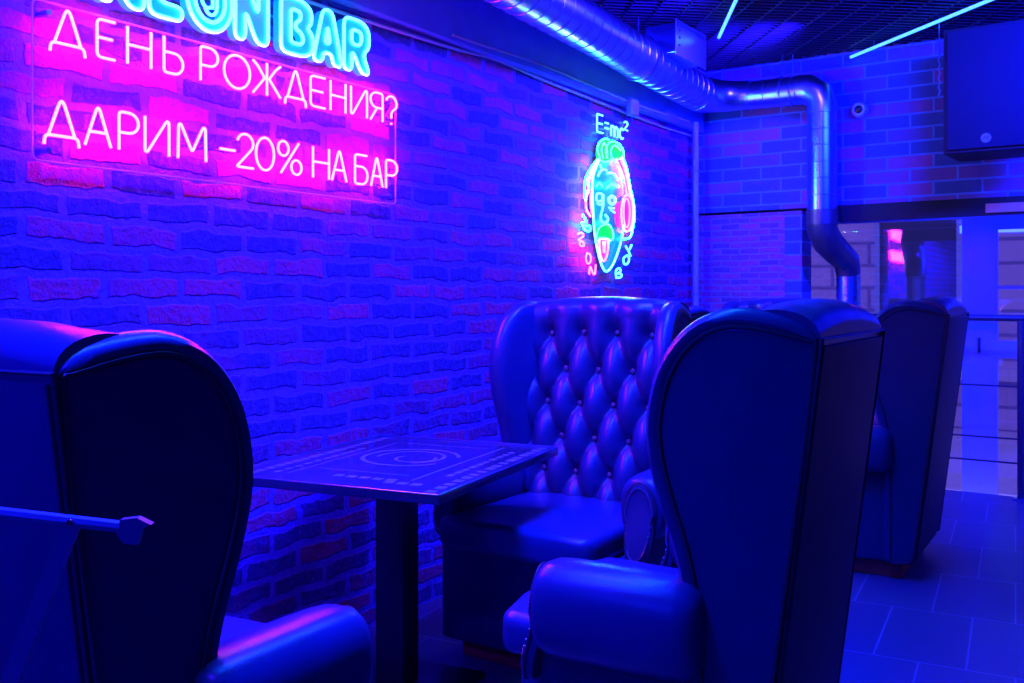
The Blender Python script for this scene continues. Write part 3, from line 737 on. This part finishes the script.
obj('corner_elbow', M().tube([(xv - .14, 5.835, z2), (xv - .09, 5.835, z2), (xv - .02, 5.835, z2 - .045), (xv, 5.835, z2 - .11), (xv, 5.835, z2 - .16)], .094, 28), METAL, du, True, off=dl)
zv = gz(822, 220, 5.83)
obj('drop_pipe', ribbed(M(), [(xv, 5.835, z2 - .15), (xv, 5.835, zv + .02)], .088), METAL, du, True, off=dl)
obj('coupling', M().tube([(xv, 5.835, zv + .06), (xv, 5.835, zv - .03)], .095, 28), DARKMETAL, du, True, off=dl)
obj('lower_elbow', M().tube([(xv, 5.835, zv + .0), (xv, 5.835, zv - .06), (xv + .02, 5.88, zv - .13), (xv + .05, 5.99, zv - .19), (xv + .075, 6.10, zv - .24), (xv + .08, 6.13, zv - .32)], [.09, .09, .09, .085, .08, .075], 28), DARKMETAL, du, True, off=dl)
obj('floor_pipe', ribbed(M(), [(xv + .08, 6.13, zv - .30), (xv + .08, 6.13, .0)], .072, .05), METAL, du, True, off=dl)
for tt in (.12, .38, .62, .86):
    p = dA.lerp(dB, tt)
    q = M().tube([(p.x + .119 * cos(a), p.y, p.z + .119 * sin(a)) for a in [2 * pi * i / 28 for i in range(28)]], .007, 6, closed=True)
    q.tube([(p.x, p.y, p.z + .115), (p.x, p.y, ZC + .02)], .004, 6)
    obj('hanger', q, METAL, du, True, off=dl)
for (x, y, z) in ((XW + .62, 5.835, z2 + .005), (xv - .18, 5.835, z2)):
    q = M().tube([(x, y + .094 * cos(a), z + .094 * sin(a)) for a in [2 * pi * i / 24 for i in range(24)]], .005, 6, closed=True)
    q.tube([(x, y, z + .09), (x, y, ZC + .02)], .0035, 6); obj('hanger', q, METAL, du, True, off=dl)
# branch box
bx = dA.lerp(dB, .905)
q = M().rbox(bx.x + .02, bx.x + .20, bx.y - .22, bx.y + .16, bx.z + .03, bx.z + .19, .003, 1)
bb = obj('branch_box', q, METAL, du, 30, off=dl)
q = M().rbox(bx.x + .20, bx.x + .207, bx.y - .24, bx.y + .18, bx.z + .01, bx.z + .205, .002, 1)
fl = obj('flange', q, METAL, bb, 30, off=dl)
q = M()
for zz in (.06, .10, .14):
    q.tube([(bx.x + .205, bx.y - .19, bx.z + zz + .01), (bx.x + .213, bx.y - .19, bx.z + zz + .01)], .007, 8)
obj('bolt', q, METAL, fl, True, off=dl)

# conduits and cables on the wall
cz = 2.345
P = []
for i in range(60):
    y = -1 + 6.85 * i / 59
    P.append((XW + .014 + .004 * sin(y * 3), y, cz + .012 * sin(y * 2.1) + (.018 * math.exp(-((y - 3.6) / .25) ** 2))))
o = obj('wall_cable', M().tube(P, .007, 8), CABLE); tag(o, 'pale cable running along the top of the brick wall below the beam', 'cable')
P = [(XW + .056, y, 2.40 + .010 * sin(y * 3.3 + 1)) for y in [3.2 + 2.5 * i / 30 for i in range(31)]]
o = obj('wall_cable', M().tube(P, .006, 8), CABLE); tag(o, 'short upper cable on the beam above the neon face', 'cable')
y_, z_ = wallpt(398, 8, XW + .06)
P = [(XW + .06, wallpt(330, -3, XW + .06)[0], wallpt(330, -3, XW + .06)[1]), (XW + .06, *wallpt(357, 16, XW + .06))]
jb = thing('junction_box', (XW + .05, wallpt(612, 0, XW + .05)[0], 2.40), 0, 'small pale junction box on the beam above the formula', 'junction box')
yj = wallpt(630, 108, XW + .05)[0]; zj = wallpt(630, 108, XW + .05)[1]
jb.location = (XW + .05, yj, zj)
obj('housing', M().rbox(0, .03, -.05, .05, -.05, .05, .006), WALLPAINT, jb, 30)
obj('cover', M().rbox(.03, .036, -.043, .043, -.043, .043, .002), CABLE, jb, 30)
q = M().rbox(XW + .05, XW + .065, wallpt(665, 0, XW + .05)[0], wallpt(675, 0, XW + .05)[0], 2.36, 2.44, .003)
o = obj('cable_cover', q, WALLPAINT, None, 30); tag(o, 'short upright cover strip on the beam near the corner', 'cable cover')
yv = 5.80
pp = thing('corner_pipe', (XW + .05, yv, 0), 0, 'slim upright pipe in the corner beside the rough brick', 'pipe')
obj('pipe', M().tube([(0.01, 0, 0), (0.01, 0, 2.42)], .019, 12), CABLE, pp)
for zz in (.5, 1.3, 2.1): obj('pipe_clip', M().tube([(.01 + .023 * cos(a), .023 * sin(a), zz) for a in [2 * pi * i / 14 for i in range(14)]], .004, 6, closed=True), METAL, pp)

# LED tubes under the ceiling grid
def cpt(px, py, z):
    u = (px - 512) / F; Z = (z - CAMH) * F / (HZ - py)
    X = u * Z; return Vector((-SY * Z + CY * X, CY * Z + SY * X, z))
def led(p, q, label):
    d = (q - p); q = p + d.normalized() * 1.5
    mid = (p + q) / 2
    t_ = thing('led_tube_light', tuple(mid), 0, label, 'light', 'ceiling led tubes')
    obj('tube', M().tube([p, q], .009, 12), LED, t_, True, off=tuple(mid))
    for e, s_ in ((p, -1), (q, 1)):
        dd = d.normalized() * s_
        obj('end_cap', M().tube([e, e + dd * .02], .011, 12), METAL, t_, True, off=tuple(mid))
    for tt in (.15, .85):
        c = p.lerp(q, tt); obj('clip', M().tube([c + Vector((0, 0, .008)), c + Vector((0, 0, .039))], .003, 6), METAL, t_, True, off=tuple(mid))
zl = ZC - .04
led(cpt(719, 37, zl), cpt(736, 0, zl), 'cyan ceiling tube light further from the loudspeaker')
led(cpt(851, 57, zl), cpt(990, 0, zl), 'cyan ceiling tube light slanting down beside the loudspeaker')
# two more of the same run behind the camera

# loudspeaker
ys = 5.42
xs0, xs1 = gx(943, ys), gx(1032, ys); zs0 = gz(984, 152, ys); zs1 = gz(984, 24, ys)
sp = thing('loudspeaker', ((xs0 + xs1) / 2, ys + .17, zs0), 0, 'large black loudspeaker hung on the back brick wall near the ceiling', 'loudspeaker')
hw = (xs1 - xs0) / 2; hh = zs1 - zs0
def spf(x, y, z): return (x * (1 - .25 * max(0, y) / .3), y, z)
obj('cabinet', M().rbox(-hw, hw, -.17, .17, 0, hh, .014, fn=spf), SPEAKER, sp, 30)
gr = obj('grille', M().rbox(-hw + .02, hw - .02, -.186, -.165, .02, hh - .02, .008), GRILLE, sp, 30)
q = M().tube([(0, -.185, .07), (0, -.190, .07)], .024, 24); em = obj('badge', q, EMBLEM, gr)
q = M().tube([(-.012, -.191, .062), (-.002, -.191, .08), (.004, -.191, .062), (.012, -.191, .078)], .0022, 6); obj('badge_mark', q, BLACKM, em)
q = M().box(-.05, .05, .165, .382, hh * .45, hh * .45 + .08); obj('wall_bracket', q, DARKMETAL, sp, False)
q = M(); 
for i in range(26):
    z = hh - .02 - i * .012; a = i * 1.57
    q.tube([(-hw - .03 + .004 * cos(a), -.1, z), (-hw - .03 + .004 * cos(a + 1.5), -.1, z - .012)], .004, 6)
q.tube([(-hw - .03, -.1, hh - .02), (-hw - .03, -.1, ZC - zs0)], .003, 6)
obj('safety_chain', q, METAL, sp)

# security camera
yc = YB; xc = gx(861, yc); zc_ = gz(861, 111, yc)
sc = thing('security_camera', (xc, yc, zc_), 0, 'small round security camera on the back brick wall', 'camera')
obj('housing', M().tube([(0, 0, 0), (0, -.03, 0), (0, -.05, 0), (0, -.062, 0)], [.047, .047, .045, .038], 24), WHITEFRAME, sc)
obj('lens', M().sphere((0, -.058, 0), .026, 16, 8, (1, .6, 1)), BLACK, sc)

# slim metal stand at the left edge
def camp(px, py, Z):
    u = (px - 512) / F; X = u * Z; return Vector((-SY * Z + CY * X, CY * Z + SY * X, CAMH + (HZ - py) / F * Z))
zs_ = 1.12
a, b, c2 = camp(-60, 506, zs_), camp(122, 527, zs_), camp(73, 521, zs_)
dn = (camp(10, 683, zs_) - c2).normalized(); foot = c2 + dn * ((c2.z - .02) / -dn.z)
base = Vector(((a.x + foot.x) / 2, (a.y + foot.y) / 2, 0))
ms = thing('folding_metal_stand', tuple(base), 0, 'slim dark metal stand with hooked crossbar in front of the left chair', 'stand')
off_ = tuple(base)
right = Vector((CY, SY, 0))
obj('crossbar', M().tube([a, b], .0075, 8), STANDM, ms, True, off=off_)
fw = Vector((-SY, CY, 0))
def flat(p, q, w, t):
    d = (q - p).normalized(); n = d.cross(fw).normalized()
    v = [pp_ + n * s1 * w + fw * s2 * t for pp_ in (p, q) for s1 in (-1, 1) for s2 in (-1, 1)]
    return M().add(v, [(0, 1, 3, 2), (4, 6, 7, 5), (0, 4, 5, 1), (2, 3, 7, 6), (0, 2, 6, 4), (1, 5, 7, 3)])
obj('leg', flat(c2, foot, .010, .004), STANDM, ms, False, off=off_)
a2 = a.lerp(b, .1); foot2 = Vector((a2.x - .05, a2.y - .03, .02)) - right * .18
obj('leg', flat(a2, foot2, .010, .004), STANDM, ms, False, off=off_)
foot3 = c2 + (foot - c2) ; 
for fp in (foot, foot2):
    q = M().tube([fp - fw * .16 + Vector((0, 0, -.006)), fp + fw * .16 + Vector((0, 0, -.006))], .013, 8)
    obj('foot_bar', q, STANDM, ms, True, off=off_)
v = []
e = b
hook = [(0, .010), (.02, .012), (.036, .004), (.024, -.002), (.020, -.020), (.004, -.018), (-.004, -.008)]
rg = [[e + right * hx_ + Vector((0, 0, hz_)) + fw * s_ for hx_, hz_ in hook] for s_ in (-.006, .006)]
obj('hook', M().rings(rg), STANDM, ms, False, off=off_)
obj('pivot_bolt', M().tube([c2 - fw * .009, c2 - fw * .005], .004, 10), STUD, ms, True, off=off_)

# ------------------------------------------------------------------ light
BLUE = (.003, .010, 1)
WASH = (.022, .006, 1)
def area(name, loc, target, sx, sy, power, col=BLUE, spread=180):
    l = bpy.data.lights.new(name, 'AREA'); l.shape = 'RECTANGLE'; l.size = sx; l.size_y = sy
    l.energy = power; l.color = col; l.spread = R(spread)
    o = bpy.data.objects.new(name, l); C.objects.link(o); o.location = loc
    d = Vector(target) - Vector(loc); o.rotation_euler = d.to_track_quat('-Z', 'Y').to_euler()
    return o
def spot(name, loc, target, power, ang, col=BLUE, blend=.6, size=.06):
    l = bpy.data.lights.new(name, 'SPOT'); l.energy = power; l.color = col; l.spot_size = R(ang); l.spot_blend = blend; l.shadow_soft_size = size
    o = bpy.data.objects.new(name, l); C.objects.link(o); o.location = loc
    d = Vector(target) - Vector(loc); o.rotation_euler = d.to_track_quat('-Z', 'Y').to_euler(); return o
# blue wall washers near the ceiling, aimed at the brick wall
for y in (-.6, .6, 1.8, 3.0, 4.2, 5.2):
    spot('blue_wall_washer', (-1.5, y, 2.70), (XW, y + .1, 1.75), 215, 150, WASH)
# blue flood from behind the camera end of the room
area('blue_flood', (-.8, -2.6, 2.6), (-1.0, 3.5, .6), 1.6, .3, 60)
# soft blue from overhead
area('blue_ceiling_strip', (-1.5, 1.9, 2.72), (-1.5, 1.9, 0), .25, 3.2, 150, BLUE, 95)
area('blue_back_strip', (.3, 4.2, 2.72), (-.2, 5.9, 2.3), 1.6, .15, 190, BLUE, 110)
area('blue_aisle_strip', (1.2, 3.6, 2.7), (.6, 4.2, 0), .3, 2.0, 14, BLUE, 90)

area('blue_frame_fill', (-.3, 6.25, 1.80), (-.2, 7.1, .9), 1.8, .08, 40)  # added fill to brighten the white frames; no fitting under the soffit
area('cyan_fill', (-1.25, 1.9, 2.70), (-1.25, 1.9, 0), .03, 2.6, 9, (.02, .6, 1))  # added cyan fill for duct and chair highlights; no tube hangs here
w = bpy.data.worlds.new('World'); bpy.context.scene.world = w; w.use_nodes = True
bg = w.node_tree.nodes['Background']; bg.inputs[0].default_value = (.14, .11, .62, 1); bg.inputs[1].default_value = 2.8

# ------------------------------------------------------------------ camera
cam = bpy.data.cameras.new('Camera'); co = bpy.data.objects.new('Camera', cam); C.objects.link(co)
cam.sensor_width = 36; cam.sensor_fit = 'HORIZONTAL'; cam.lens = F / 1024 * 36
cam.shift_y = -(341.5 - HZ) / 1024
co.location = (0, 0, CAMH); co.rotation_euler = (R(90), 0, YAW)
cam.clip_start = .02
sc_ = bpy.context.scene; sc_.camera = co
sc_.view_settings.view_transform = 'Standard'; sc_.view_settings.look = 'None'
sc_.view_settings.exposure = 0; sc_.view_settings.gamma = 1; sc_.view_settings.use_curve_mapping = False
